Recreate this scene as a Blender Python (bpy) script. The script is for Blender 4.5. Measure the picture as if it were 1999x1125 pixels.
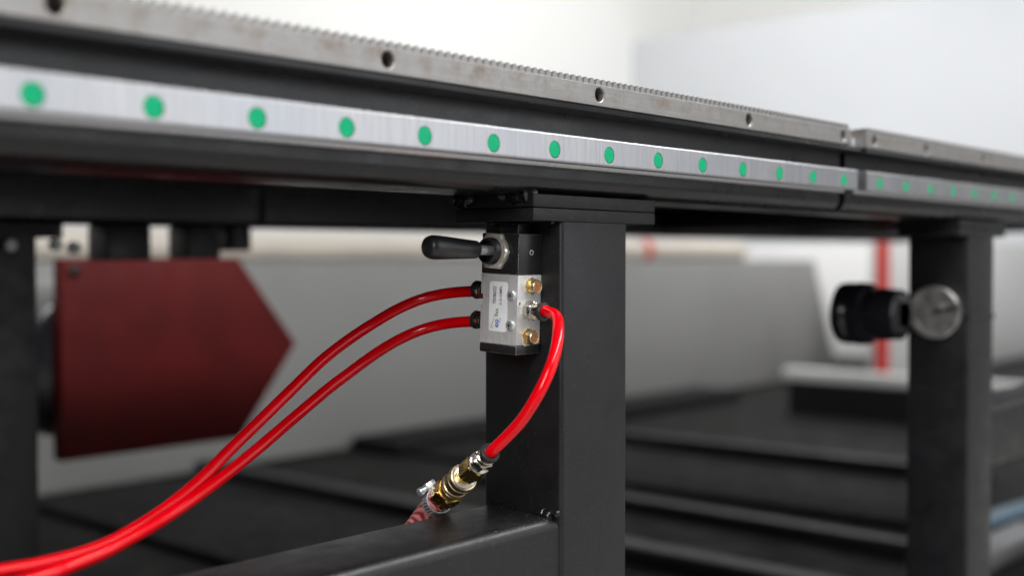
import bpy, bmesh, math, random
from mathutils import Vector, Matrix
R = math.radians
random.seed(7)
for o in list(bpy.data.objects): bpy.data.objects.remove(o)
S = bpy.context.scene
COL = S.collection

# ------------------------------------------------------------------ camera
cam = bpy.data.cameras.new('camera'); co = bpy.data.objects.new('camera', cam); COL.objects.link(co)
co.location = (0, 0, 0)
co.rotation_euler = (R(90 - 1.459), 0, R(41.7657 - 90))
cam.sensor_width = 36; cam.lens = 41.96
cam.clip_start = .02; cam.clip_end = 100
cam.dof.use_dof = True; cam.dof.focus_distance = .85; cam.dof.aperture_fstop = 3.0; cam.dof.aperture_blades = 0
S.camera = co

# ------------------------------------------------------------------ ambient light, the aisle strip and added lights
W = bpy.data.worlds.new('World'); S.world = W; W.use_nodes = True
W.node_tree.nodes['Background'].inputs[0].default_value = (.93, .96, 1, 1)
W.node_tree.nodes['Background'].inputs[1].default_value = .06
def area(name, loc, target, sx, sy, power, col=(1, .99, .975)):
    l = bpy.data.lights.new(name, 'AREA'); l.shape = 'RECTANGLE'; l.size = sx; l.size_y = sy; l.energy = power; l.color = col
    o = bpy.data.objects.new(name, l); COL.objects.link(o); o.location = loc
    o.rotation_euler = (Vector(target) - Vector(loc)).to_track_quat('-Z', 'Y').to_euler()
    return o
area('area_lamp', (5.2, 3.4, 3.3), (5.2, 5.7, 2.0), 5.0, .6, 80)      # added washers, out of view, to brighten the back wall
area('area_lamp', (.4, 3.4, 3.3), (.4, 5.7, 2.0), 5.0, .6, 46)  # second added washer, for the left part of the wall
area('area_lamp', (5.7, 1.2, 2.3), (8.0, 2.4, -.1), 5.0, .6, 120)      # added washer to brighten the side wall
area('area_lamp', (1.9, -.8, 2.5), (1.7, .2, 0), 5.0, .45, 165)      # strip over the aisle
area('front_fill', (2.4, -2.4, 1.0), (.7, .5, .1), 3.2, 2.6, 43, (.95, .97, 1))  # added fill panel, reflected in the rail face and post fronts; no window
area('area_lamp', (-2.0, -.7, 1.5), (.6, .6, 0), .6, 1.8, 85)  # added fill from the left, brightens the valve's label face

S.view_settings.view_transform = 'Standard'; S.view_settings.look = 'None'
S.view_settings.exposure = 0; S.view_settings.gamma = 1

# ------------------------------------------------------------------ material helpers
class NT:
    def __init__(s, name):
        s.m = bpy.data.materials.new(name); s.m.use_nodes = True
        s.t = s.m.node_tree; s.b = s.t.nodes['Principled BSDF']
        s.tc = s.t.nodes.new('ShaderNodeTexCoord')
    def n(s, typ, **kw):
        x = s.t.nodes.new(typ)
        for k, v in kw.items(): setattr(x, k, v)
        return x
    def l(s, a, b): s.t.links.new(a, b)
    def noise(s, scale, detail=3, rough=.5, stretch=None, coord='Object'):
        x = s.n('ShaderNodeTexNoise'); x.inputs['Scale'].default_value = scale
        x.inputs['Detail'].default_value = detail; x.inputs['Roughness'].default_value = rough
        if stretch:
            mp = s.n('ShaderNodeMapping'); mp.inputs['Scale'].default_value = stretch
            s.l(s.tc.outputs[coord], mp.inputs[0]); s.l(mp.outputs[0], x.inputs['Vector'])
        else: s.l(s.tc.outputs[coord], x.inputs['Vector'])
        return x.outputs['Fac']
    def ramp(s, fac, stops):
        x = s.n('ShaderNodeValToRGB'); e = x.color_ramp.elements
        while len(e) < len(stops): e.new(.5)
        for el, (p, c) in zip(e, stops):
            el.position = p; el.color = (c, c, c, 1) if isinstance(c, (int, float)) else (*c, 1)
        s.l(fac, x.inputs[0]); return x.outputs[0]
    def mix(s, fac, a, b):
        x = s.n('ShaderNodeMix', data_type='RGBA')
        for sock, v in ((x.inputs[0], fac), (x.inputs[6], a), (x.inputs[7], b)):
            if hasattr(v, 'links') or hasattr(v, 'is_output'): s.l(v, sock)
            elif isinstance(v, (int, float)): sock.default_value = v
            else: sock.default_value = (*v, 1)
        return x.outputs[2]
    def mul(s, a, b):
        x = s.n('ShaderNodeMath', operation='MULTIPLY'); s.l(a, x.inputs[0])
        if isinstance(b, (int, float)): x.inputs[1].default_value = b
        else: s.l(b, x.inputs[1])
        return x.outputs[0]
    def bump(s, h, strength, dist):
        x = s.n('ShaderNodeBump'); x.inputs['Strength'].default_value = strength; x.inputs['Distance'].default_value = dist
        s.l(h, x.inputs['Height']); s.l(x.outputs[0], s.b.inputs['Normal'])
    def set(s, **kw):
        for k, v in kw.items():
            i = s.b.inputs[k.replace('_', ' ')]
            if hasattr(v, 'is_output'): s.l(v, i)
            elif isinstance(v, (tuple, list)): i.default_value = (*v, 1)
            else: i.default_value = v
        return s

def simple(name, col, rough, metal=0, var=.12, scale=40, **kw):
    t = NT(name); f = t.noise(scale, 4)
    lo = tuple(c * (1 - var) for c in col); hi = tuple(min(1, c * (1 + var)) for c in col)
    t.set(Base_Color=t.ramp(f, [(.3, lo), (.7, hi)]), Metallic=metal,
          Roughness=t.ramp(t.noise(scale * 2.3, 3), [(.3, rough * .85), (.7, min(1, rough * 1.15))]), **kw)
    return t.m

def black_paint(name, base=.006, rough=.42, dust=.5, bump=.10):
    t = NT(name)
    c = t.ramp(t.noise(9, 4), [(.3, (base * .85, base * .85, base * 1.0)), (.7, (base * 1.2, base * 1.2, base * 1.5))])
    speck = t.ramp(t.noise(1150, 1, .3), [(.735 - .02 * dust, 0), (.80, .8)])
    smear = t.ramp(t.noise(60, 6, .65, (1, 3, 3)), [(.58, 0), (.82, .05 * dust)])
    g = t.n('ShaderNodeNewGeometry'); sp = t.n('ShaderNodeSeparateXYZ'); t.l(g.outputs['Normal'], sp.inputs[0])
    up = t.ramp(sp.outputs[2], [(.6, .25), (.95, 1)])
    c = t.mix(t.mul(smear, up), c, (.34, .34, .36)); c = t.mix(t.mul(speck, up), c, (.5, .5, .5))
    scr = t.ramp(t.noise(1, 5, .75, (30, 30, 1000)), [(.66, 0), (.72, .07)]); scr2 = t.ramp(t.noise(1, 4, .7, (700, 60, 50)), [(.68, 0), (.74, .05)])
    c = t.mix(scr, c, (.5, .5, .52)); c = t.mix(scr2, c, (.5, .5, .52))
    t.set(Base_Color=c, Roughness=t.ramp(t.noise(35, 5, .6), [(.3, rough * .8), (.72, rough * 1.25)]))
    t.b.inputs['Specular IOR Level'].default_value = .45
    t.bump(t.noise(1400, 2, .5), bump, .0004)
    return t.m

M = {}
M['paint'] = black_paint('black_powder_coat')
M['paint_rough'] = black_paint('black_cut_plate', .005, .5, .2, .35)
M['paint_dusty'] = black_paint('black_paint_dusty', .005, .40, 1.6, .10)
M['paint_beam'] = black_paint('black_beam_paint', .005, .30, .5, .06)
M['weld'] = simple('painted_weld', (.006, .006, .007), .26, 0, .3, 200)

def m_rail():
    t = NT('ground_rail_steel')
    f = t.noise(1, 3, .6, (2300, 1, 30)); g = t.noise(14, 4, .6)
    c = t.mix(t.ramp(f, [(.3, .0), (.7, 1.)]), (.36, .36, .375), (.60, .60, .615))
    c = t.mix(t.ramp(g, [(.4, 0), (.7, .5)]), c, (.42, .44, .48))
    t.set(Base_Color=c, Metallic=1., Roughness=t.ramp(f, [(.25, .30), (.75, .44)]))
    t.bump(f, .06, .0003); return t.m
M['rail'] = m_rail()
def m_rack():
    t = NT('milled_rack_steel')
    f = t.noise(1, 3, .6, (14, 20, 1100)); st = t.noise(55, 7, .68); st2 = t.noise(210, 4, .6)
    sp = t.n('ShaderNodeSeparateXYZ'); t.l(t.tc.outputs['Object'], sp.inputs[0])
    zr = t.n('ShaderNodeMapRange'); zr.inputs[1].default_value = .103; zr.inputs[2].default_value = .120
    zr.inputs[3].default_value = .15; zr.inputs[4].default_value = 1; t.l(sp.outputs[2], zr.inputs[0])
    c = t.mix(t.ramp(f, [(.3, 0), (.7, 1)]), (.27, .265, .26), (.37, .36, .35))
    zt = t.ramp(sp.outputs[2], [(.1185, 1), (.1200, .15)]); rust = t.mul(t.mul(t.ramp(st, [(.46, 0), (.66, .85)]), zr.outputs[0]), zt)
    c = t.mix(rust, c, (.22, .165, .125))
    c = t.mix(t.ramp(st2, [(.60, 0), (.75, .35)]), c, (.23, .20, .18))
    r = t.mix(rust, t.ramp(f, [(.3, .38), (.7, .52)]), (.7, .7, .7))
    t.set(Base_Color=c, Metallic=.85, Roughness=r); t.bump(f, .08, .0003); return t.m
M['rack'] = m_rack()
M['plug'] = simple('green_plug', (.0, .33, .145), .55, 0, .10, 300, Specular_IOR_Level=.2)
M['bolt_dark'] = simple('bolt_black', (.02, .02, .02), .4, .4)
M['alu'] = None
def m_alu():
    t = NT('valve_aluminium'); f = t.noise(1, 3, .6, (60, 900, 25))
    c = t.mix(t.ramp(f, [(.3, 0), (.7, 1)]), (.56, .56, .565), (.68, .68, .68))
    c = t.mix(t.ramp(t.noise(120, 5, .6), [(.55, 0), (.75, .35)]), c, (.34, .33, .31))
    t.set(Base_Color=c, Metallic=.45, Roughness=t.ramp(f, [(.3, .36), (.7, .5)])); t.bump(f, .06, .0002); return t.m
M['alu'] = m_alu()
def m_housing():
    t = NT('black_anodised'); sc = t.ramp(t.noise(1, 4, .7, (260, 260, 1500)), [(.70, 0), (.76, .5)])
    c = t.mix(sc, (.012, .012, .013), (.2, .2, .2))
    bv = t.n('ShaderNodeBevel'); bv.samples = 4; bv.inputs[0].default_value = .0007; g = t.n('ShaderNodeNewGeometry'); dp = t.n('ShaderNodeVectorMath', operation='DOT_PRODUCT')
    t.l(bv.outputs[0], dp.inputs[0]); t.l(g.outputs['Normal'], dp.inputs[1])
    wear = t.mul(t.ramp(dp.outputs['Value'], [(.90, 1), (.985, 0)]), t.ramp(t.noise(420, 4, .7), [(.42, 0), (.6, 1)]))
    c = t.mix(wear, c, (.45, .45, .45))
    t.set(Base_Color=c, Roughness=.38); t.bump(t.noise(1800, 2), .1, .0002); return t.m
M['housing'] = m_housing()
M['nickel'] = simple('nickel_plate', (.62, .58, .53), .22, 1, .15, 300)
M['nut'] = simple('satin_nickel_nut', (.68, .64, .58), .34, .45, .15, 300)
M['steel'] = simple('zinc_steel', (.74, .76, .78), .30, .75, .12, 400)
M['teal_recess'] = simple('screw_recess', (.05, .10, .11), .4, .6, .2, 900)
M['brass'] = simple('brass', (.62, .42, .12), .26, 1, .2, 160)
M['brass_pale'] = simple('worn_brass', (.70, .54, .32), .30, 1, .2, 220)
def m_sinter():
    t = NT('sintered_bronze'); v = t.n('ShaderNodeTexVoronoi'); v.inputs['Scale'].default_value = 2100; t.l(t.tc.outputs['Object'], v.inputs['Vector'])
    t.set(Base_Color=t.ramp(v.outputs['Distance'], [(.15, (.80, .50, .30)), (.55, (.30, .12, .05))]), Metallic=.75, Roughness=.5)
    t.bump(v.outputs['Distance'], .8, -.0004); return t.m
M['sinter'] = m_sinter()
M['grip'] = simple('black_grip', (.016, .016, .018), .36, 0, .2, 90)
M['collar'] = simple('black_collar', (.02, .02, .022), .42, 0, .2, 300)
M['stem'] = simple('steel_stem', (.55, .55, .56), .42, .5, .1, 300)
M['tube'] = None
def m_tube():
    t = NT('red_polyurethane')
    t.set(Base_Color=t.ramp(t.noise(55, 4), [(.3, (.66, .0, .004)), (.7, (.76, .001, .008))]), Roughness=t.ramp(t.noise(140, 4), [(.35, .10), (.7, .20)]))
    t.b.inputs['Specular IOR Level'].default_value = .35; t.b.inputs['Subsurface Weight'].default_value = .05; t.b.inputs['Subsurface Radius'].default_value = (.004, .0006, .0004)
    t.b.inputs['Subsurface Scale'].default_value = 1
    t.b.inputs['Coat Weight'].default_value = 0
    return t.m
M['tube'] = m_tube()
def m_hose():
    t = NT('braided_red_hose'); w = t.n('ShaderNodeTexWave', wave_type='BANDS'); w.inputs['Scale'].default_value = 110; w.inputs['Distortion'].default_value = 2.5
    mp = t.n('ShaderNodeMapping'); mp.inputs['Rotation'].default_value = (.7, .3, .5); t.l(t.tc.outputs['Object'], mp.inputs[0]); t.l(mp.outputs[0], w.inputs['Vector'])
    c = t.ramp(w.outputs['Fac'], [(.25, (.30, .03, .04)), (.8, (.66, .26, .25))])
    t.set(Base_Color=c, Roughness=.3); t.bump(w.outputs['Fac'], .5, .0006); return t.m
M['hose'] = m_hose()
def m_label():
    t = NT('worn_label'); d = t.ramp(t.noise(90, 6, .65), [(.5, 0), (.75, .4)])
    t.set(Base_Color=t.mix(d, (.80, .80, .82), (.52, .49, .48)), Roughness=.34); return t.m
M['label'] = m_label()
M['sealant'] = simple('dried_sealant', (.52, .52, .49), .7, 0, .35, 500)
M['ink'] = simple('black_ink', (.02, .02, .02), .5)
M['ink_blue'] = simple('blue_ink', (.04, .08, .52), .5)
M['ink_green'] = simple('green_ink', (.08, .25, .04), .5)
M['ink_teal'] = simple('teal_ink', (.02, .30, .16), .5)
M['ink_grey'] = simple('faded_grey_ink', (.42, .42, .46), .5, .3)
M['redplate'] = simple('dark_red_paint', (.085, .005, .005), .6, 0, .15, 12, Specular_IOR_Level=.2)
M['panel_grey'] = simple('grey_cabinet_paint', (.245, .245, .24), .45, 0, .05, 2)
M['panel_light'] = simple('light_grey_paint', (.62, .62, .61), .45, 0, .05, 2)
M['cream'] = simple('cream_pipe', (.62, .57, .50), .45, 0, .08, 6)
M['white'] = simple('white_paint', (.80, .80, .80), .45, 0, .03, 2)
M['wall'] = simple('wall_white', (.80, .80, .79), .6, 0, .02, .6)
M['board'] = simple('pale_glossy_board', (.65, .67, .70), .25, 0, .03, .5)
M['floor'] = simple('dark_floor', (.0055, .0055, .0054), .7, 0, .5, 5, Specular_IOR_Level=.25)
M['skid'] = black_paint('dark_skid_paint', .006, .7, .4, .05); M['skid_gloss'] = black_paint('skid_worn_paint', .016, .38, .4, .05)
M['skid'].node_tree.nodes['Principled BSDF'].inputs['Specular IOR Level'].default_value = .2
M['pole'] = simple('red_pole', (.62, .03, .02), .4)
M['blue'] = simple('blue_hose', (.25, .42, .55), .35)
M['offcut'] = simple('grey_offcut', (.35, .35, .36), .4, .5)
M['blackgloss'] = simple('black_gloss', (.010, .010, .013), .20, 0, .2, 30)
M['knob'] = simple('brushed_knob', (.42, .41, .40), .36, .9, .3, 60)
M['chrome'] = simple('machined_chrome', (.62, .61, .60), .24, 1, .1, 120)

# ------------------------------------------------------------------ mesh helpers
def finish(name, bm, mat, parent=None, smooth=True, angle=38, props=None, at=None):
    bmesh.ops.recalc_face_normals(bm, faces=bm.faces)
    me = bpy.data.meshes.new(name); bm.to_mesh(me); bm.free()
    if smooth:
        me.polygons.foreach_set('use_smooth', [True] * len(me.polygons)); me.set_sharp_from_angle(angle=R(angle))
    if mat: me.materials.append(mat if not isinstance(mat, str) else M[mat])
    o = bpy.data.objects.new(name, me); COL.objects.link(o)
    if parent: o.parent = parent
    if at: o.location = at
    return o
def tag(o, label, cat, group=None):
    o['label'] = label; o['category'] = cat
    if group: o['group'] = group
    return o
def struct(o): o['kind'] = 'structure'; return o
def thing(name, label, cat, loc=(0, 0, 0), rot=(0, 0, 0), group=None):
    o = bpy.data.objects.new(name, None); COL.objects.link(o); o.location = loc; o.rotation_euler = rot
    o.empty_display_size = .02
    return tag(o, label, cat, group)
def box(bm, x0, x1, y0, y1, z0, z1, bevel=0, seg=2):
    vs = [bm.verts.new(p) for p in ((x0, y0, z0), (x1, y0, z0), (x1, y1, z0), (x0, y1, z0), (x0, y0, z1), (x1, y0, z1), (x1, y1, z1), (x0, y1, z1))]
    fs = [bm.faces.new([vs[i] for i in q]) for q in ((0, 3, 2, 1), (4, 5, 6, 7), (0, 1, 5, 4), (1, 2, 6, 5), (2, 3, 7, 6), (3, 0, 4, 7))]
    if bevel:
        es = list({e for f in fs for e in f.edges})
        bmesh.ops.bevel(bm, geom=es, offset=bevel, segments=seg, profile=.5, affect='EDGES')
def boxo(name, dims, mat, parent=None, bevel=0, seg=2):
    bm = bmesh.new(); box(bm, *dims, bevel=bevel, seg=seg); return finish(name, bm, mat, parent)
def prism(bm, pts, axis, a, b):
    """closed 2D outline pushed along an axis"""
    def P(p, t): return {'X': (t, p[0], p[1]), 'Y': (p[0], t, p[1]), 'Z': (p[0], p[1], t)}[axis]
    A = [bm.verts.new(P(p, a)) for p in pts]; B = [bm.verts.new(P(p, b)) for p in pts]; n = len(pts)
    bm.faces.new(A[::-1]); bm.faces.new(B)
    for i in range(n): bm.faces.new((A[i], A[(i + 1) % n], B[(i + 1) % n], B[i]))
def rrect(x0, x1, y0, y1, r, seg=5):
    pts = []
    for cx, cy, a in ((x1 - r, y1 - r, 0), (x0 + r, y1 - r, 90), (x0 + r, y0 + r, 180), (x1 - r, y0 + r, 270)):
        for k in range(seg + 1):
            t = R(a + 90 * k / seg); pts.append((cx + r * math.cos(t), cy + r * math.sin(t)))
    return pts
def frame_of(d):
    d = Vector(d).normalized(); u = d.orthogonal().normalized(); return d, u, d.cross(u)
def lathe(bm, p, d, prof, seg=32, phase=0, cap=True):
    """prof: (distance along axis, radius) rings"""
    d, u, v = frame_of(d); p = Vector(p); rings = []
    for t, r in prof:
        rings.append([bm.verts.new(p + d * t + (u * math.cos(2 * math.pi * k / seg + phase) + v * math.sin(2 * math.pi * k / seg + phase)) * r) for k in range(seg)])
    for A, B in zip(rings, rings[1:]):
        for k in range(seg): bm.faces.new((A[k], A[(k + 1) % seg], B[(k + 1) % seg], B[k]))
    if cap:
        bm.faces.new(rings[0][::-1]); bm.faces.new(rings[-1])
def lathe_o(name, p, d, prof, mat, parent=None, seg=32, phase=0, angle=38):
    bm = bmesh.new(); lathe(bm, p, d, prof, seg, phase); return finish(name, bm, mat, parent, True, angle)
def hexnut(name, p, d, t0, t1, af, mat, parent, phase=0, ch=.0006, bore=0):
    """hexagon with chamfered corners: a hex prism intersected with a double cone"""
    bm = bmesh.new(); rc = af / 2 / math.cos(R(30)); d_, u, v = frame_of(d); p = Vector(p); N = 72; rings = []
    def rad(k, lim):
        a = 2 * math.pi * k / N; m = (a + R(30)) % R(60) - R(30); return min(af / 2 / math.cos(m), lim)
    for t, lim in ((t0, af / 2 * .99), (t0 + ch, rc), (t1 - ch, rc), (t1, af / 2 * .99)):
        rings.append([bm.verts.new(p + d_ * t + (u * math.cos(2 * math.pi * k / N + phase) + v * math.sin(2 * math.pi * k / N + phase)) * rad(k, lim)) for k in range(N)])
    for A, B in zip(rings, rings[1:]):
        for k in range(N): bm.faces.new((A[k], A[(k + 1) % N], B[(k + 1) % N], B[k]))
    bm.faces.new(rings[0][::-1]); bm.faces.new(rings[-1])
    return finish(name, bm, mat, parent, True, 20)
def catmull(P, n=8):
    P = [Vector(p) for p in P]; Q = [2 * P[0] - P[1]] + P + [2 * P[-1] - P[-2]]; out = []
    for i in range(1, len(Q) - 2):
        a, b, c, d = Q[i - 1:i + 3]
        for k in range(n):
            t = k / n; out.append(.5 * (2 * b + (c - a) * t + (2 * a - 5 * b + 4 * c - d) * t * t + (3 * b - a - 3 * c + d) * t ** 3))
    out.append(P[-1])
    for _ in range(3):
        out = [out[0]] + [(out[i - 1] + out[i] * 2 + out[i + 1]) / 4 for i in range(1, len(out) - 1)] + [out[-1]]
    return out
def sweep(bm, pts, r, seg=20):
    rings = []; d0 = (pts[1] - pts[0]).normalized(); u = d0.orthogonal().normalized()
    for i, p in enumerate(pts):
        d = (pts[min(i + 1, len(pts) - 1)] - pts[max(i - 1, 0)]).normalized()
        u = (u - d * u.dot(d)).normalized(); v = d.cross(u)
        rr = r(i / (len(pts) - 1)) if callable(r) else r
        rings.append([bm.verts.new(p + (u * math.cos(2 * math.pi * k / seg) + v * math.sin(2 * math.pi * k / seg)) * rr) for k in range(seg)])
    for A, B in zip(rings, rings[1:]):
        for k in range(seg): bm.faces.new((A[k], A[(k + 1) % seg], B[(k + 1) % seg], B[k]))
    bm.faces.new(rings[0][::-1]); bm.faces.new(rings[-1])
def cut(o, bm_cut):
    c = finish('cutter', bm_cut, None, o.parent, False)
    md = o.modifiers.new('b', 'BOOLEAN'); md.operation = 'DIFFERENCE'; md.solver = 'EXACT'; md.object = c
    dg = bpy.context.evaluated_depsgraph_get(); me = bpy.data.meshes.new_from_object(o.evaluated_get(dg)); o.modifiers.clear()
    old = o.data; o.data = me; bpy.data.objects.remove(c); bpy.data.meshes.remove(old)
    me.polygons.foreach_set('use_smooth', [True] * len(me.polygons)); me.set_sharp_from_angle(angle=R(30))
def text(name, body, size, mat, parent, loc, mtx, depth=.00004, sx=1, shear=0, bold=0):
    cu = bpy.data.curves.new(name, 'FONT'); cu.body = body; cu.size = size; cu.extrude = depth; cu.shear = shear; cu.offset = bold
    t = bpy.data.objects.new('tmp', cu); COL.objects.link(t)
    dg = bpy.context.evaluated_depsgraph_get(); me = bpy.data.meshes.new_from_object(t.evaluated_get(dg)); bpy.data.objects.remove(t)
    me.materials.clear(); me.materials.append(M[mat])
    o = bpy.data.objects.new(name, me); COL.objects.link(o); o.parent = parent
    o.matrix_local = Matrix.Translation(loc) @ mtx.to_4x4() @ Matrix.Diagonal((sx, 1, 1, 1))
    return o

# ------------------------------------------------------------------ the setting
FZ = -.63
boxo('floor', (-14, 22, -12, 16, FZ - .1, FZ), 'floor')
struct(bpy.data.objects['floor'])
M['aisle'] = simple('bounce_floor_grey', (.36, .35, .335), .35, 0, .1, 3)
struct(boxo('bounce_floor', (-8, 7, -7, .62, FZ, FZ + .004), 'aisle'))  # unseen pale floor, added to throw light onto rail and beam undersides
wall = boxo('back_wall', (-10, 9.05, 5.75, 5.95, FZ, 4.2), 'wall'); struct(wall)
wall2 = boxo('side_wall', (8.85, 9.05, -8, 5.748, FZ, 4.2), 'wall'); struct(wall2)
bm = bmesh.new(); box(bm, 7.9, 8.0, -1.5, 5.745, FZ, 1.77, .02)
tag(finish('wall_board', bm, 'board'), 'tall pale blue-grey glossy board behind the rack at upper right', 'panel')

# ------------------------------------------------------------------ machine bed frames
YF, YB = .5335, .6105          # near side beam faces
ZB = .0445                     # underside of the side beams
def side_beam(x0, x1, y0, y1, parent):
    bm = bmesh.new(); prism(bm, rrect(y0, y1, ZB, .119, .0120, 8), 'X', x0, x1); return finish('side_beam', bm, 'paint_beam', parent)
def post(x0, y0, parent, plates=True):
    x1, y1 = x0 + .078, y0 + .0755
    bm = bmesh.new(); prism(bm, rrect(x0, x1, y0, y1, .0035, 4), 'Z', FZ + .012, .0253)
    p = finish('support_post', bm, 'paint', parent)
    bm = bmesh.new(); box(bm, x0 - .04, x1 + .04, y0 - .03, y1 + .03, FZ + .0005, FZ + .012, .001); finish('foot_plate', bm, 'paint', p)
    for z0, z1 in ((.0255, .0346), (.0350, .0442)):
        bm = bmesh.new(); box(bm, x0 - .0315, x1 + .035, y0 - .0006, y1 - .001, z0, z1, .0009); finish('cap_plate', bm, 'paint_rough', p)
    return p
def lower_beam(x0, x1, y0, parent):
    bm = bmesh.new(); prism(bm, rrect(y0 + .0025, y0 + .0755, -.262, -.185, .0085, 6), 'X', x0, x1)
    return finish('lower_beam', bm, 'paint_dusty', parent)
def bead(p0, p1, r, parent, seed, n=14, flat=1):
    rnd = random.Random(seed); p0, p1 = Vector(p0), Vector(p1); pts = []
    for i in range(n + 1): pts.append(p0.lerp(p1, i / n) + Vector([rnd.uniform(-.25, .25) * r for _ in range(3)]))
    bm = bmesh.new(); rs = [r * rnd.uniform(.7, 1.25) for _ in range(n + 1)]; rs[0] = rs[-1] = r * .3
    sweep(bm, pts, lambda t: rs[min(n, int(round(t * n)))], 9)
    for v in bm.verts: v.co += Vector([rnd.uniform(-.12, .12) * r for _ in range(3)])
    return finish('weld_bead', bm, 'weld', parent, True, 60)

F1 = thing('machine_bed', 'black steel machine bed standing on the square post that carries the air valve', 'machine bed', (.69, .57, FZ))
F2 = thing('machine_bed', 'second black machine bed beyond the rail joint, on the blurred right-hand post', 'machine bed', (1.45, .57, FZ))
def bind(root):      # parts were modelled in world space
    for o in root.children: o.matrix_parent_inverse = Matrix.Translation(root.location).inverted()
YP = .535
YFAR = 1.46
side_beam(-.9, 1.072, YF, YB, F1); side_beam(-.9, 1.072, YFAR, YFAR + .077, F1)
for x in (-.103 - .078, .652):
    post(x, YP, F1); post(x, YFAR + .0015, F1)
lower_beam(-.103, .652, YP, F1); lower_beam(-.103, .652, YFAR + .0015, F1)
for x in (-.62, .02):
    bm = bmesh.new(); prism(bm, rrect(x, x + .06, .056, .110, .006, 4), 'Y', YB, YFAR); finish('cross_beam', bm, 'paint_beam', F1)
# ledge under the rack, end plates and welds
boxo('rack_ledge', (-.9, 1.072, .5112, YF + .0005, .1012, .1054), 'paint_beam', F1, .0004)
bead((.6225, .6085, .0425), (.6225, .5905, .0420), .0058, F1, 1)
bead((.6215, .5635, .0440), (.6235, .5365, .0428), .0055, F1, 2)
bead((.6515, .601, .0258), (.6515, .540, .0258), .0026, F1, 3, 22)
bead((.6515, .606, -.1848), (.6515, .545, -.1848), .0020, F1, 4, 26)
bead((.6510, .556, -.1845), (.6508, .543, -.1838), .0042, F1, 5, 9)
bead((.6500, .5395, -.1850), (.6510, .5375, -.1800), .0025, F1, 6, 5)
for x0, x1, z in ((.8306, .8956, -.004), (.9552, 1.008, -.002), (1.03, 1.062, .01)):
    boxo('bracket', (x0, x1, YFAR + .005, YFAR + .06, z, ZB - .0003), 'paint', F1, .003)
for k, (x, z) in enumerate(((.690, .010), (.75, .012), (.775, .008))):
    o = lathe_o('frame_bolt', (x, YFAR - .004, z + .005), (0, -1, 0), [(0, .008), (.008, .008), (.0095, .0068)], 'offcut', F1, 18)
boxo('light_blocker', (-.9, 1.072, YB + .001, YFAR - .001, .104, .108), 'paint', F1)  # added sheet between the beams, blocks light from above
bead((.6502, .5475, -.1828), (.6504, .5440, -.1822), .0019, F1, 9, 4).data.materials[0] = M['steel']
bind(F1)
side_beam(1.083, 3.4, YF, YB, F2); side_beam(1.083, 3.4, YFAR, YFAR + .077, F2)
for x in (1.410, 2.55):
    post(x, YP, F2)

lower_beam(1.488, 2.55, YP, F2)
for x in (2.1, 2.7):
    bm = bmesh.new(); prism(bm, rrect(x, x + .06, .056, .110, .006, 4), 'Y', YB, YFAR); finish('cross_beam', bm, 'paint_beam', F2)
boxo('rack_ledge', (1.083, 3.4, .5112, YF + .0005, .1012, .1054), 'paint_beam', F2, .0004)
boxo('light_blocker', (1.083, 3.4, YB + .001, YFAR - .001, .104, .108), 'paint', F2)  # same added light-blocking sheet for the second bed
bind(F2)

# ------------------------------------------------------------------ linear rails with green plugs
def rail(x0, x1, caps, label):
    root = thing('linear_rail', label, 'rail', (x0, .52, .073), group='linear rails on the beam face')
    zc, h = .0735, .0094; yb = YF - .0002
    half = [(0, .0113), (.0090, .0113), (.0100, .0105), (.0112, .0082), (.0140, .0080), (.0152, .0088), (.0160, h), (.0225, h), (.0229, h - .0001), (.0236, h - .0010), (.0236, h - .0012), (.0238, h - .0013)]
    pts = [(yb - d, zc + w) for d, w in half] + [(yb - d, zc - w) for d, w in reversed(half)]
    bm = bmesh.new(); prism(bm, pts, 'X', x0, x1); b = finish('rail_body', bm, 'rail', root)
    bm = bmesh.new()
    for x in caps: lathe(bm, (x, yb - .030, .0721), (0, 1, 0), [(0, .00585), (.0105, .00585)], 28)
    cut(b, bm)
    # plug with a finely knurled rim
    bm = bmesh.new(); N = 64; rng = []
    for t, r in ((0, .00555), (.0030, .00555), (.0036, .0051)):
        rng.append([bm.verts.new((math.cos(2 * math.pi * k / N) * (r + (.00016 if k % 4 < 2 else -.00016)), -t, math.sin(2 * math.pi * k / N) * (r + (.00016 if k % 4 < 2 else -.00016)))) for k in range(N)])
    for A, B in zip(rng, rng[1:]):
        for k in range(N): bm.faces.new((A[k], A[(k + 1) % N], B[(k + 1) % N], B[k]))
    bm.faces.new(rng[-1]); bm.faces.new(rng[0][::-1])
    proto = finish('hole_plug', bm, 'plug', root, True, 30); me = proto.data
    for i, x in enumerate(caps):
        o = proto if i == 0 else proto.copy()
        if i: COL.objects.link(o)
        o.parent = root; o.location = (x, yb - .0203, .0721); o.rotation_euler = (0, random.uniform(0, 6), 0)
    bind(root)
    return root
X0 = .2533
rail1 = rail(-.78, 1.0615, [X0 + .06 * i for i in range(-16, 14)], 'long ground steel rail with green plugs, ending above the valve post\'s right')
rail2 = rail(1.0808, 3.2, [1.1095 + .0612 * i for i in range(0, 34)], 'short blurred steel rail with green plugs right of the joint')
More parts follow.
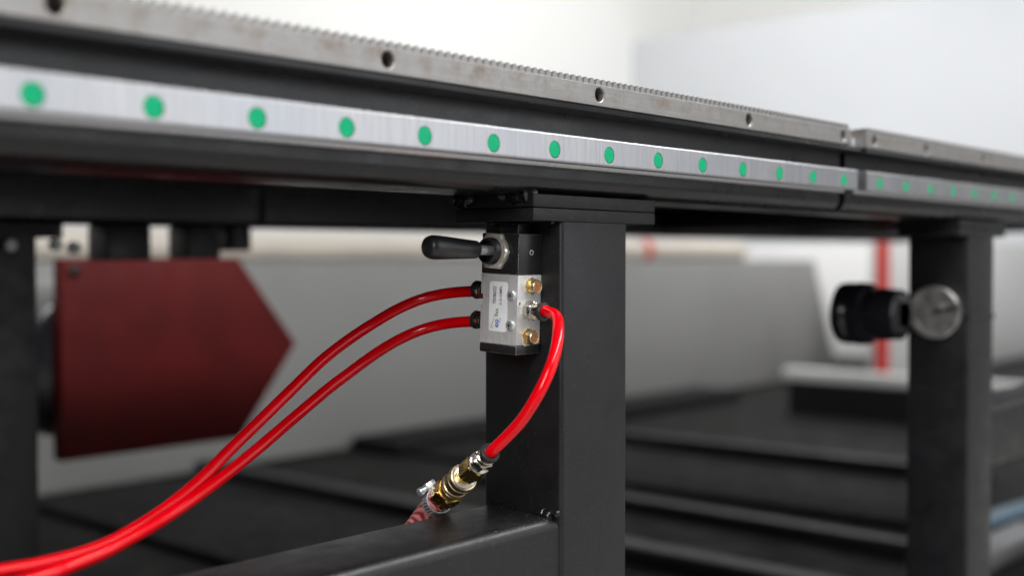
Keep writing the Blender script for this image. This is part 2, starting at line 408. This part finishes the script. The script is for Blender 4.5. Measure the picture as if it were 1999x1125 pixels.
# faded grey print on the long rail, too blurred to read: worn strokes of ink
for k, (x, z, w, hgt) in enumerate(((.3882, .0742, .0011, .0060), (.3925, .0750, .0010, .0036), (.3945, .0744, .0028, .0009), (.3985, .0742, .0010, .0040), (.4010, .0744, .0012, .0036),
        (.4035, .0744, .0014, .0038), (.4060, .0743, .0014, .0036), (.4088, .0744, .0016, .0034), (.4115, .0742, .0016, .0030), (.3990, .0706, .0120, .0011), (.4105, .0706, .0050, .0011), (.4155, .0720, .0008, .0050), (.4185, .0735, .0022, .0008), (.4185, .0705, .0022, .0008))):
    boxo('printed_mark', (x - w / 2, x + w / 2, .50965 - .00003, .5098, z - hgt / 2, z + hgt / 2), 'ink_grey', rail1).matrix_parent_inverse = Matrix.Translation(rail1.location).inverted()

# ------------------------------------------------------------------ toothed racks
def rack(x0, x1, holes, label):
    root = thing('gear_rack', label, 'gear rack', (x0, .52, .11), group='toothed racks on the bed edge')
    y0, y1, zb, zr, zt = .5096, .5333, .1056, .1202, .1247
    bm = bmesh.new(); box(bm, x0, x1, y0, y1, zb, zr, .0004, 1); b = finish('rack_body', bm, 'rack', root)
    bm = bmesh.new()
    for x in holes:
        lathe(bm, (x, y0 - .004, .1134), (0, 1, 0), [(0, .0056), (.0042, .0056), (.0048, .0049), (.016, .0049), (.0160, .0030), (.0275, .0030)], 24)
    cut(b, bm)
    for x in holes:
        lathe_o('socket_bolt', (x, y0 + .0235, .1134), (0, -1, 0), [(0, .0043), (.0075, .0043), (.0080, .0038)], 'bolt_dark', root, 16)
    # one helical tooth, shared
    p = .006667; sh = (y1 - y0) * math.tan(R(19.5)); bm = bmesh.new(); rows = []
    for y, f in ((y0 + .0004, 0), (y1, 1)):
        ch = .0006 if f == 0 else 0
        prof = [(-.0031, zr - .0004), (-.0028, zr + .0002), (-.0012 , zt - .0004 - ch * .4), (-.0008, zt - ch * .4), (.0008, zt - ch * .4), (.0012, zt - .0004 - ch * .4), (.0028, zr + .0002), (.0031, zr - .0004)]
        rows.append([bm.verts.new((x + sh * f, y, z)) for x, z in prof])
    n = 8
    for i in range(n): bm.faces.new((rows[0][i], rows[0][(i + 1) % n], rows[1][(i + 1) % n], rows[1][i]))
    bm.faces.new(rows[0][::-1]); bm.faces.new(rows[1])
    proto = finish('tooth', bm, 'rack', root, True, 25)
    k = 0; x = x0 + .0042
    while x + sh < x1 - .001 or x < x1 - .004:
        o = proto if k == 0 else proto.copy()
        if k: COL.objects.link(o)
        o.parent = root; o.location = (min(x, x1 - .0034), 0, 0)
        if x + sh > x1:   # last teeth are cut off by the rack end
            o.scale = (1, 1, 1)
        k += 1; x += p
        if k > 190: break
    bind(root); return root
rack(-.15, 1.0489, [-.1356, .0644, .2644, .4644, .6623, .8632, 1.0318], 'long stained steel gear rack with bolt holes along the top of the beam')
rack(1.0800, 2.2, [1.0977, 1.2206, 1.3819, 1.58, 1.78, 1.98], 'blurred steel gear rack right of the joint')
tag(boxo('joint_block', (1.0497, 1.0793, .520, .533, .1058, .1150), 'steel', None, .0012), 'small pale steel block filling the gap between the two gear racks', 'spacer')

# ------------------------------------------------------------------ hand lever valve
V = thing('air_valve', 'silver and black hand lever air valve screwed to the post', 'valve', (.652, .5718, -.0255), (R(2.1), 0, 0))
# silver body with a notch in its far edge
bm = bmesh.new()
out = [(-.0175, -.0360), (.0175, -.0360), (.0175, -.0085), (.0155, -.0085), (.0155, -.0010), (.0175, -.0010), (.0175, .0137), (-.0175, .0137)]
prism(bm, out, 'X', -.0255, -.0004)
bmesh.ops.bevel(bm, geom=[e for e in bm.edges if abs(e.verts[0].co.x - e.verts[1].co.x) > .01], offset=.0005, segments=2, profile=.5, affect='EDGES')
body = finish('valve_body', bm, 'alu', V, True, 25)
bm = bmesh.new()
for x, z, r in ((-.0228, -.0065, .00125), (-.0193, -.0086, .0010)): lathe(bm, (x, -.020, z), (0, 1, 0), [(0, r), (.008, r)], 16)
cut(body, bm)
boxo('lever_housing', (-.0257, -.0004, -.0176, .0176, .0139, .0428), 'housing', V, .0007)
bm = bmesh.new(); box(bm, -.0257, -.0004, -.0177, .0177, -.0428, -.0362, .0008); finish('end_cap', bm, 'housing', V)
lathe_o('pivot_pin', (-.0118, -.0172, .0297), (0, -1, 0), [(0, .0020), (.0006, .0020), (.0007, .0017), (.0003, .0013), (.0002, .0008)], 'steel', V, 20)
boxo('mount_bracket', (-.016, -.0004, -.008, .010, .0430, .0500), 'housing', V, .0008)
# label
lab = finish_lab = None
bm = bmesh.new(); prism(bm, rrect(-.0088, .0088, -.0178, .0178, .0022, 6), 'X', -.00012, 0)
lab = finish('label_sticker', bm, 'label', V, True, 30, at=(-.02552, .0004, -.0094))
TM = Matrix(((0, 0, -1), (0, 1, 0), (1, 0, 0)))        # text x -> up the valve, y -> away, facing out
def ltext(body, size, mat, y, z, sx=1, bold=0, shear=0): return text('lettering', body, size, mat, lab, (-.00016, y, z), TM, .00003, sx, shear, bold)
ltext('TSV86522', .0041, 'ink', .0023, .0018, .74, .00007)
ltext('0.15~0.8MPa', .0036, 'ink', -.0034, .0014, .70, .00003)
ltext('flex', .0052, 'ink_green', -.0002, -.0072, .78, .00005)
ltext('exp', .0056, 'ink_blue', -.0003, -.0150, .74, .00011)
def strip(pts, w, mat):
    bm = bmesh.new()
    for (a, b) in zip(pts, pts[1:]):
        a, b = Vector(a), Vector(b); n = (b - a).normalized().orthogonal() * w / 2
        A = [bm.verts.new((-.00020, *q)) for q in (a + n, b + n, b - n, a - n)]; B = [bm.verts.new((-.00010, *q)) for q in (a + n, b + n, b - n, a - n)]
        bm.faces.new(A); bm.faces.new(B[::-1])
        for i in range(4): bm.faces.new((A[i], A[(i + 1) % 4], B[(i + 1) % 4], B[i]))
    return finish('logo_bracket', bm, mat, lab, False)
strip([(.0042, -.0152), (.0066, -.0152), (.0036, -.0086)], .00035, 'ink_teal')
strip([(-.0002, -.0150), (-.0026, -.0084), (-.0002, -.0084)], .00035, 'ink_teal')
# body screws
def screw(y, z, rot):
    s = lathe_o('body_screw', (-.0255, y, z), (-1, 0, 0), [(0, .0037), (.0010, .0037), (.0017, .0033), (.0021, .0022), (.0021, .0021)], 'steel', V, 28)
    bm = bmesh.new()
    for k in range(2):
        a = rot + k * math.pi / 2; c, sn = math.cos(a), math.sin(a); L, w = .0019, .00045
        q = [(c * L - sn * w, sn * L + c * w), (-c * L - sn * w, -sn * L + c * w), (-c * L + sn * w, -sn * L - c * w), (c * L + sn * w, sn * L - c * w)]
        A = [bm.verts.new((-.0255 - .00214 - .00003 * k, y + p[0], z + p[1])) for p in q]; B = [bm.verts.new((-.0255 - .0019, y + p[0], z + p[1])) for p in q]
        bm.faces.new(A); bm.faces.new(B[::-1])
        for i in range(4): bm.faces.new((A[i], A[(i + 1) % 4], B[(i + 1) % 4], B[i]))
    finish('cross_recess', bm, 'teal_recess', s, False)
screw(-.0121, -.0007, .75); screw(-.0118, -.0219, .1)
# silencers
for x, z, ph in ((-.0118, .0060, .25), (-.0135, -.0300, .45)):
    h = hexnut('silencer', (x, -.0175, z), (0, -1, 0), 0, .0032, .0104, 'brass', V, ph)
    lathe_o('silencer_head', (x, -.0175, z), (0, -1, 0), [(.0032, .0050), (.0062, .0050), (.0069, .0045), (.0068, .0041), (.0062, .0040), (.0062, .001)], 'brass_pale', h, 32)
    lathe_o('sintered_disc', (x, -.0175, z), (0, -1, 0), [(.0060, .0040), (.0064, .0039), (.0067, .0018), (.00672, .0004)], 'sinter', h, 32)
# dried thread sealant round the ports
def sealant(x, z, r, seed):
    rnd = random.Random(seed); N = 40; ph = [rnd.uniform(0, 6.28) for _ in range(4)]; bm = bmesh.new(); A = []; B = []
    for k in range(N):
        a = 2 * math.pi * k / N; rr = r * (1 + .07 * math.sin(2 * a + ph[0]) + .06 * math.sin(5 * a + ph[1]) + .04 * math.sin(9 * a + ph[2]) + rnd.uniform(-.03, .03))
        A.append(bm.verts.new((x + math.cos(a) * rr, -.01752, z + math.sin(a) * rr))); B.append(bm.verts.new((x + math.cos(a) * rr * .8, -.01785, z + math.sin(a) * rr * .8)))
    for k in range(N): bm.faces.new((A[k], A[(k + 1) % N], B[(k + 1) % N], B[k]))
    bm.faces.new(B); bm.faces.new(A[::-1])
    finish('thread_sealant', bm, 'sealant', V)
sealant(-.0122, .0060, .0070, 1); sealant(-.0135, -.0300, .0068, 2); sealant(-.0140, -.0114, .0082, 3)
# push-in fittings
def fitting(p, d, ph, parent, k=1.0):
    h = hexnut('push_fitting', p, d, 0, .0068, .0122 * k, 'nickel', parent, ph)
    lathe_o('fitting_barrel', p, d, [(.0066, .0058), (.0072, .0062), (.0090, .0062), (.0093, .0058), (.0100, .0058), (.0103, .0062), (.0122, .0062), (.0126, .0056)], 'nickel', h, 36)
    lathe_o('release_collar', p, d, [(.0124, .0055), (.0130, .0066), (.0150, .0068), (.0158, .0063), (.0159, .0048), (.0150, .0044), (.0140, .0042)], 'collar', h, 36)
    return h
fitting((-.0142, -.0175, -.0114), (0, -1, 0), .3, V)
fitting((-.0142, .0175, .0007), (0, 1, 0), .1, V)
fitting((-.0142, .0175, -.0215), (0, 1, 0), .5, V)
# lever: nut, threaded collar, stem, grip
nz, ny = .0302, .0038
hexnut('panel_nut', (-.0257, ny, nz), (-1, 0, 0), 0, .0042, .0248, 'nut', V, .22, .0009)
prof = [(.0040, .0092)]
t = .0046
while t < .0080: prof += [(t, .0094), (t + .0005, .0087)]; t += .00105
prof += [(.0086, .0090), (.0100, .0090), (.0106, .0085), (.0105, .0078), (.0050, .0070), (.0048, .001)]
lathe_o('threaded_collar', (-.0257, ny, nz), (-1, 0, 0), prof, 'collar', V, 48, 0, 25)
ld = Vector((-1, -.010, .035)).normalized()
lv = lathe_o('lever', Vector((-.0257, ny, nz)), ld, [(.004, .0035), (.0225, .0035)], 'stem', V, 20)
lathe_o('lever_grip', Vector((-.0257, ny, nz)), ld, [(.0212, .0036), (.0213, .0058), (.0222, .0063), (.034, .0069), (.050, .0078), (.060, .0083), (.0645, .0082), (.0672, .0074), (.0688, .0058), (.0694, .0035), (.0696, .001)], 'grip', lv, 40, 0, 60)

# ------------------------------------------------------------------ red air tubes
def tube(pts, label):
    bm = bmesh.new(); sweep(bm, catmull(pts, 8), .00405, 24); return tag(finish('air_tube', bm, 'tube', None, True, 80), label, 'tube', 'red air tubes of the valve')
T1 = [(.6378, .5975, -.0248), (.6372, .6055, -.0248), (.6331, .6266, -.0263), (.6238, .6444, -.0303), (.6095, .6571, -.0379), (.5912, .6652, -.0485), (.5698, .6692, -.0602), (.5462, .6696, -.0733), (.5212, .667, -.0888), (.4901, .6635, -.1084), (.4602, .6587, -.1259), (.4312, .6529, -.1430), (.4031, .6465, -.1551), (.3761, .6408, -.1635), (.3525, .637, -.1687), (.3214, .6343, -.1706), (.2937, .6333, -.1696), (.261, .6325, -.1662), (.2286, .639, -.1614)]
T2 = [(.6378, .5975, -.0468), (.6372, .6052, -.047), (.6327, .6262, -.0488), (.6234, .644, -.0533), (.6091, .6567, -.0612), (.5908, .6648, -.0721), (.5694, .6688, -.0849), (.5525, .6693, -.0937), (.5208, .6666, -.1103), (.4867, .6591, -.1257), (.4558, .6526, -.1391), (.4254, .6442, -.1496), (.3975, .6376, -.1583), (.3708, .6298, -.1642), (.3458, .623, -.1687), (.3249, .6208, -.1718), (.314, .618, -.1726), (.2867, .6184, -.1748), (.2566, .6221, -.1758), (.2245, .628, -.1739)]
tube(T1, 'upper of the two long red air tubes sweeping down to the left')
tube(T2, 'lower of the two long red air tubes sweeping down to the left')
T3 = [(.6378, .5440, -.0372), (.6372, .5370, -.0376), (.6330, .5240, -.0410), (.6200, .5120, -.0513), (.6069, .504, -.0643), (.5971, .503, -.0788), (.5913, .508, -.0935), (.5894, .518, -.1077), (.5875, .529, -.1191), (.5852, .5390, -.1285), (.5870, .5455, -.1330)]
tube(T3, 'short red air tube looping from the valve down to the brass coupling')

# ------------------------------------------------------------------ brass quick coupling, hose and clamp
A = Vector((.5850, .5414, -.1305)); B = Vector((.6061, .6063, -.1715)); AX = (B - A).normalized()
K = thing('hose_coupling', 'brass quick coupling with nickel push fitting lying across the lower beam', 'coupling', tuple(A))
O0 = Vector((0, 0, 0))
h = hexnut('push_fitting', O0, AX, .0110, .0190, .0134, 'nickel', K, .25)
lathe_o('release_collar', O0, AX, [(.0012, .0042), (.0002, .0045), (-.0004, .0060), (.0004, .0068), (.0028, .0070), (.0036, .0062)], 'collar', h, 36)
lathe_o('fitting_barrel', O0, AX, [(.0030, .0060), (.0036, .0064), (.0056, .0064), (.0060, .0060), (.0068, .0060), (.0072, .0066), (.0090, .0066), (.0108, .0060), (.0112, .0060)], 'nickel', h, 36)
lathe_o('fitting_flange', O0, AX, [(.0188, .0076), (.0192, .0080), (.0202, .0080), (.0206, .0074)], 'nickel', h, 36)
hexnut('brass_hexagon', O0, AX, .0204, .0375, .0152, 'brass', K, .12, .0008)
lathe_o('brass_neck', O0, AX, [(.0372, .0062), (.0450, .0062), (.0470, .0058)], 'brass', K, 32)
sl = lathe_o('coupling_sleeve', O0, AX, [(.0455, .0064), (.0442, .0068), (.0440, .0076), (.0444, .0078), (.0446, .0082), (.0452, .0098), (.0460, .0102), (.0484, .0103), (.0490, .0098), (.0500, .0096), (.0505, .0101), (.0515, .0101), (.0520, .0094), (.0580, .0091), (.0586, .0098), (.0600, .0099), (.0606, .0095), (.0612, .0095), (.0618, .0100), (.0634, .0101), (.0645, .0092), (.0690, .0086)], 'brass_pale', K, 48, 0, 28)
lathe_o('lock_ring', O0, AX, [(.0436, .0080), (.0432, .0084), (.0436, .0088), (.0446, .0088)], 'steel', sl, 40)
hexnut('rear_hexagon', O0, AX, .0688, .0830, .0190, 'brass', K, .35, .0010)
lathe_o('hose_tail', O0, AX, [(.0828, .0060), (.0860, .0060), (.0870, .0068), (.0900, .0062), (.0990, .0062)], 'brass', K, 28)
E1 = A + AX * .0870
dh = AX
hp = [E1, A + AX * .098, A + AX * .110 + Vector((0, 0, -.0012)), A + AX * .124 + Vector((-.003, 0, -.006)), Vector((.608, .655, -.222)), Vector((.598, .668, -.27)), Vector((.57, .680, -.36)), Vector((.52, .70, -.48)), Vector((.44, .74, -.58)), Vector((.30, .80, FZ + .012)), Vector((.05, .90, FZ + .012))]
bm = bmesh.new(); sweep(bm, catmull(hp, 8), .0090, 24)
tag(finish('air_hose', bm, 'hose', None, True, 80), 'translucent red braided hose leaving the coupling behind the lower beam', 'hose')
CL = thing('hose_clamp', 'zinc worm-drive clamp round the braided hose end', 'clamp', tuple(A + AX * .094))
bm = bmesh.new(); seg = 60; d, u, v = frame_of(AX); rows = []
for t, r in ((-.0045, .0093), (-.0045, .0100), (.0045, .0100), (.0045, .0093)):
    rows.append([bm.verts.new(d * t + (u * math.cos(2 * math.pi * k / seg) + v * math.sin(2 * math.pi * k / seg)) * r) for k in range(seg)])
for i in range(4):
    for k in range(seg): bm.faces.new((rows[i][k], rows[i][(k + 1) % seg], rows[(i + 1) % 4][(k + 1) % seg], rows[(i + 1) % 4][k]))
band = finish('clamp_band', bm, 'steel', CL)
for k in range(26):
    a = 2 * math.pi * k / 26; rad = u * math.cos(a) + v * math.sin(a); tan = d.cross(rad)
    bm = bmesh.new(); c = rad * .0100; q = []
    for s1, s2 in ((-1, -1), (1, -1), (1, 1), (-1, 1)): q.append(c + d * (s1 * .0026) + tan * (s2 * .00035 + s1 * .0004))
    A1 = [bm.verts.new(p + rad * .00012) for p in q]; B1 = [bm.verts.new(p - rad * .0002) for p in q]
    bm.faces.new(A1); bm.faces.new(B1[::-1])
    for i in range(4): bm.faces.new((A1[i], A1[(i + 1) % 4], B1[(i + 1) % 4], B1[i]))
    finish('band_slot', bm, 'bolt_dark', band, False)
up = (Vector((-.35, .0, 1)) - d * Vector((-.35, 0, 1)).dot(d)).normalized(); tn = d.cross(up)
wc = up * .0128
lathe_o('worm_screw', wc - tn * .0085, tn, [(0, .0020), (.0004, .0030), (.0030, .0031), (.0032, .0024), (.016, .0024)], 'steel', CL, 20)
bm = bmesh.new(); box(bm, -.0045, .0045, -.0046, .0046, -.0028, .0030, .0012)
bmesh.ops.transform(bm, matrix=(Matrix.Translation(wc + tn * .002) @ Matrix((tn, d, up)).transposed().to_4x4()), verts=bm.verts); finish('screw_housing', bm, 'steel', CL)

# ------------------------------------------------------------------ air regulator on the second post
G = thing('air_regulator', 'black cylindrical regulator with round silver knob on the right-hand post', 'regulator', (1.410, .5736, -.0655))
kb = lathe_o('silver_knob', (0, 0, 0), (-1, 0, 0), [(0, .0300), (.0085, .0318), (.0115, .0318), (.0128, .0300), (.0128, .0240), (.0120, .0236), (.0120, .0130), (.0132, .0126), (.0132, .001)], 'knob', G, 56, 0, 12)
bm = bmesh.new(); box(bm, -.0142, -.0115, -.0312, .001, -.0016, .0016)
bmesh.ops.rotate(bm, verts=bm.verts, cent=(0, 0, 0), matrix=Matrix.Rotation(R(-13), 3, 'X')); finish('knob_slot', bm, 'bolt_dark', kb)
cyl = lathe_o('regulator_body', (-.036, .026, -.003), (0, 1, 0), [(0, .020), (.003, .030), (.030, .032), (.033, .028), (.040, .028), (.043, .0375), (.056, .0385), (.060, .036), (.065, .038), (.077, .037), (.083, .026), (.085, .005)], 'blackgloss', G, 40, 0, 24)
boxo('mount_block', (-.050, -.0005, .026, .038, -.020, .014), 'bolt_dark', G, .002)
bm = bmesh.new(); prism(bm, [(1.4085, .5335), (1.4895, .5335), (1.4895, .612), (1.4085, .612)], 'Z', -.0735, -.0695)
tag(finish('cable_tie', bm, 'bolt_dark'), 'thin black cable tie round the right-hand post beside the knob', 'cable tie')

# ------------------------------------------------------------------ things behind the bed
bm = bmesh.new(); prism(bm, [(.9916, -.0016), (1.3462, .0001), (1.4826, -.170), (1.3496, -.3450), (.9882, -.3450)], 'Y', 1.9, 1.93)
bmesh.ops.bevel(bm, geom=bm.edges[:], offset=.003, segments=2, profile=.5, affect='EDGES')
gp = thing('motor_guard', 'dark red five-sided guard plate blurred at lower left', 'guard', (1.15, 1.9, FZ))
o = finish('guard_plate', bm, 'redplate', gp)
for x, z in ((1.012, -.022),): lathe_o('plate_bolt', (x, 1.9, z), (0, -1, 0), [(0, .009), (.006, .009), (.008, .006)], 'bolt_dark', gp, 16)
lathe_o('motor_drum', (1.09, 1.931, -.185), (0, 1, 0), [(0, .13), (.01, .145), (.20, .145), (.21, .13)], 'blackgloss', gp, 40)
boxo('motor_arm', (1.04, 1.14, 2.13, 3.005, -.24, -.14), 'paint', gp, .004)
bind(gp)
cab = thing('machine_cabinet', 'long low grey machine cabinet behind the post, sloping at its right end', 'cabinet', (3.9, 3.2, FZ))
bm = bmesh.new(); prism(bm, [(-2.2, FZ + .001), (6.03, FZ + .001), (5.76, -.012), (-2.2, -.012)], 'Y', 3.0, 3.5)
bmesh.ops.bevel(bm, geom=bm.edges[:], offset=.012, segments=2, profile=.5, affect='EDGES'); finish('cabinet_body', bm, 'panel_grey', cab)
bind(cab)
pp = thing('pipe', 'cream pipe lying along the top of the low grey cabinet', 'pipe', (3.6, 3.1, .03))
lathe_o('pipe_run', (-2.0, 3.06, .0325), (1, 0, 0), [(0, .044), (7.1, .044)], 'cream', pp, 28)
lathe_o('red_ring', (4.26, 3.06, .0325), (1, 0, 0), [(0, .047), (.05, .047)], 'pole', pp, 28)
bind(pp)
tag(boxo('white_infill', (7.0, 7.8, 3.2, 5.2, FZ + .001, .085), 'white', None, .01), 'white locker behind the black regulator, left of the red pole', 'infill')  # white box added to brighten the gap left of the pole
tag(boxo('storage_cabinet', (5.80, 7.85, 2.6, 2.72, FZ + .001, .09), 'panel_light', None, .01), 'grey cabinet seen to the right of the far post', 'cabinet')
tag(lathe_o('standing_pole', (5.48, 2.5, FZ + .001), (0, 0, 1), [(0, .033), (.70, .033), (.71, .025)], 'pole', None, 20), 'thin upright red pole beside the black regulator', 'pole')
bm = bmesh.new(); prism(bm, rrect(4.34, 4.42, -.50, -.448, .01, 3), 'Y', 1.25, 2.40)
wb = tag(finish('white_beam', bm, 'panel_light'), 'low white bar near the floor left of the right-hand post', 'beam')
boxo('beam_plinth', (4.35, 4.41, 1.27, 2.38, FZ + .001, -.499), 'paint', wb)
# steel skids lying on the floor under the bed
SK = [(2.00, 2.06, .02, 3.0, .035, 'skid_gloss', 'narrow dark steel skid below the two long red tubes'),
      (2.40, 2.45, .9, 2.3, .030, 'skid_gloss', 'narrow worn steel skid nearest the post on its right side'),
      (2.66, 2.98, .9, 2.75, .018, 'skid', 'broad flat dark steel skid in the middle right of the floor'),
      (3.30, 3.36, 1.2, 2.6, .040, 'skid_gloss', 'narrow steel skid in front of the white bar'),
      (1.40, 1.78, .6, 2.9, .020, 'skid', 'broad dark steel skid lowest in view left of the post')]
for x0, x1, y0, y1, hh, mt, lb in SK:
    bm = bmesh.new(); prism(bm, rrect(x0, x1, FZ + .0005, FZ + hh, .008, 4), 'Y', y0, y1)
    bmesh.ops.rotate(bm, verts=bm.verts, cent=((x0 + x1) / 2, y0, FZ), matrix=Matrix.Rotation(R(random.uniform(-3.5, 3.5)), 3, 'Z'))
    tag(finish('floor_skid', bm, mt), lb, 'skid', 'steel skids on the floor under the bed')
bm = bmesh.new(); box(bm, 2.55, 4.6, 2.75, 2.98, FZ + .0005, FZ + .045, .006)
tag(finish('floor_plate', bm, 'skid'), 'long dark steel sill at the foot of the grey cabinet', 'sill')
bm = bmesh.new(); sweep(bm, catmull([(2.55, 1.0, FZ + .02), (2.8, 1.0, FZ + .02), (3.0, .98, FZ + .02), (3.3, .9, FZ + .02)], 8), .022, 16)
tag(finish('blue_hose', bm, 'blue', None, True, 80), 'pale blue hose on the floor right of the far post', 'hose')
tag(boxo('metal_offcut', (2.38, 2.75, .86, .93, FZ + .0005, FZ + .04), 'offcut', None, .006), 'grey metal offcut on the floor at the lower right corner', 'offcut')
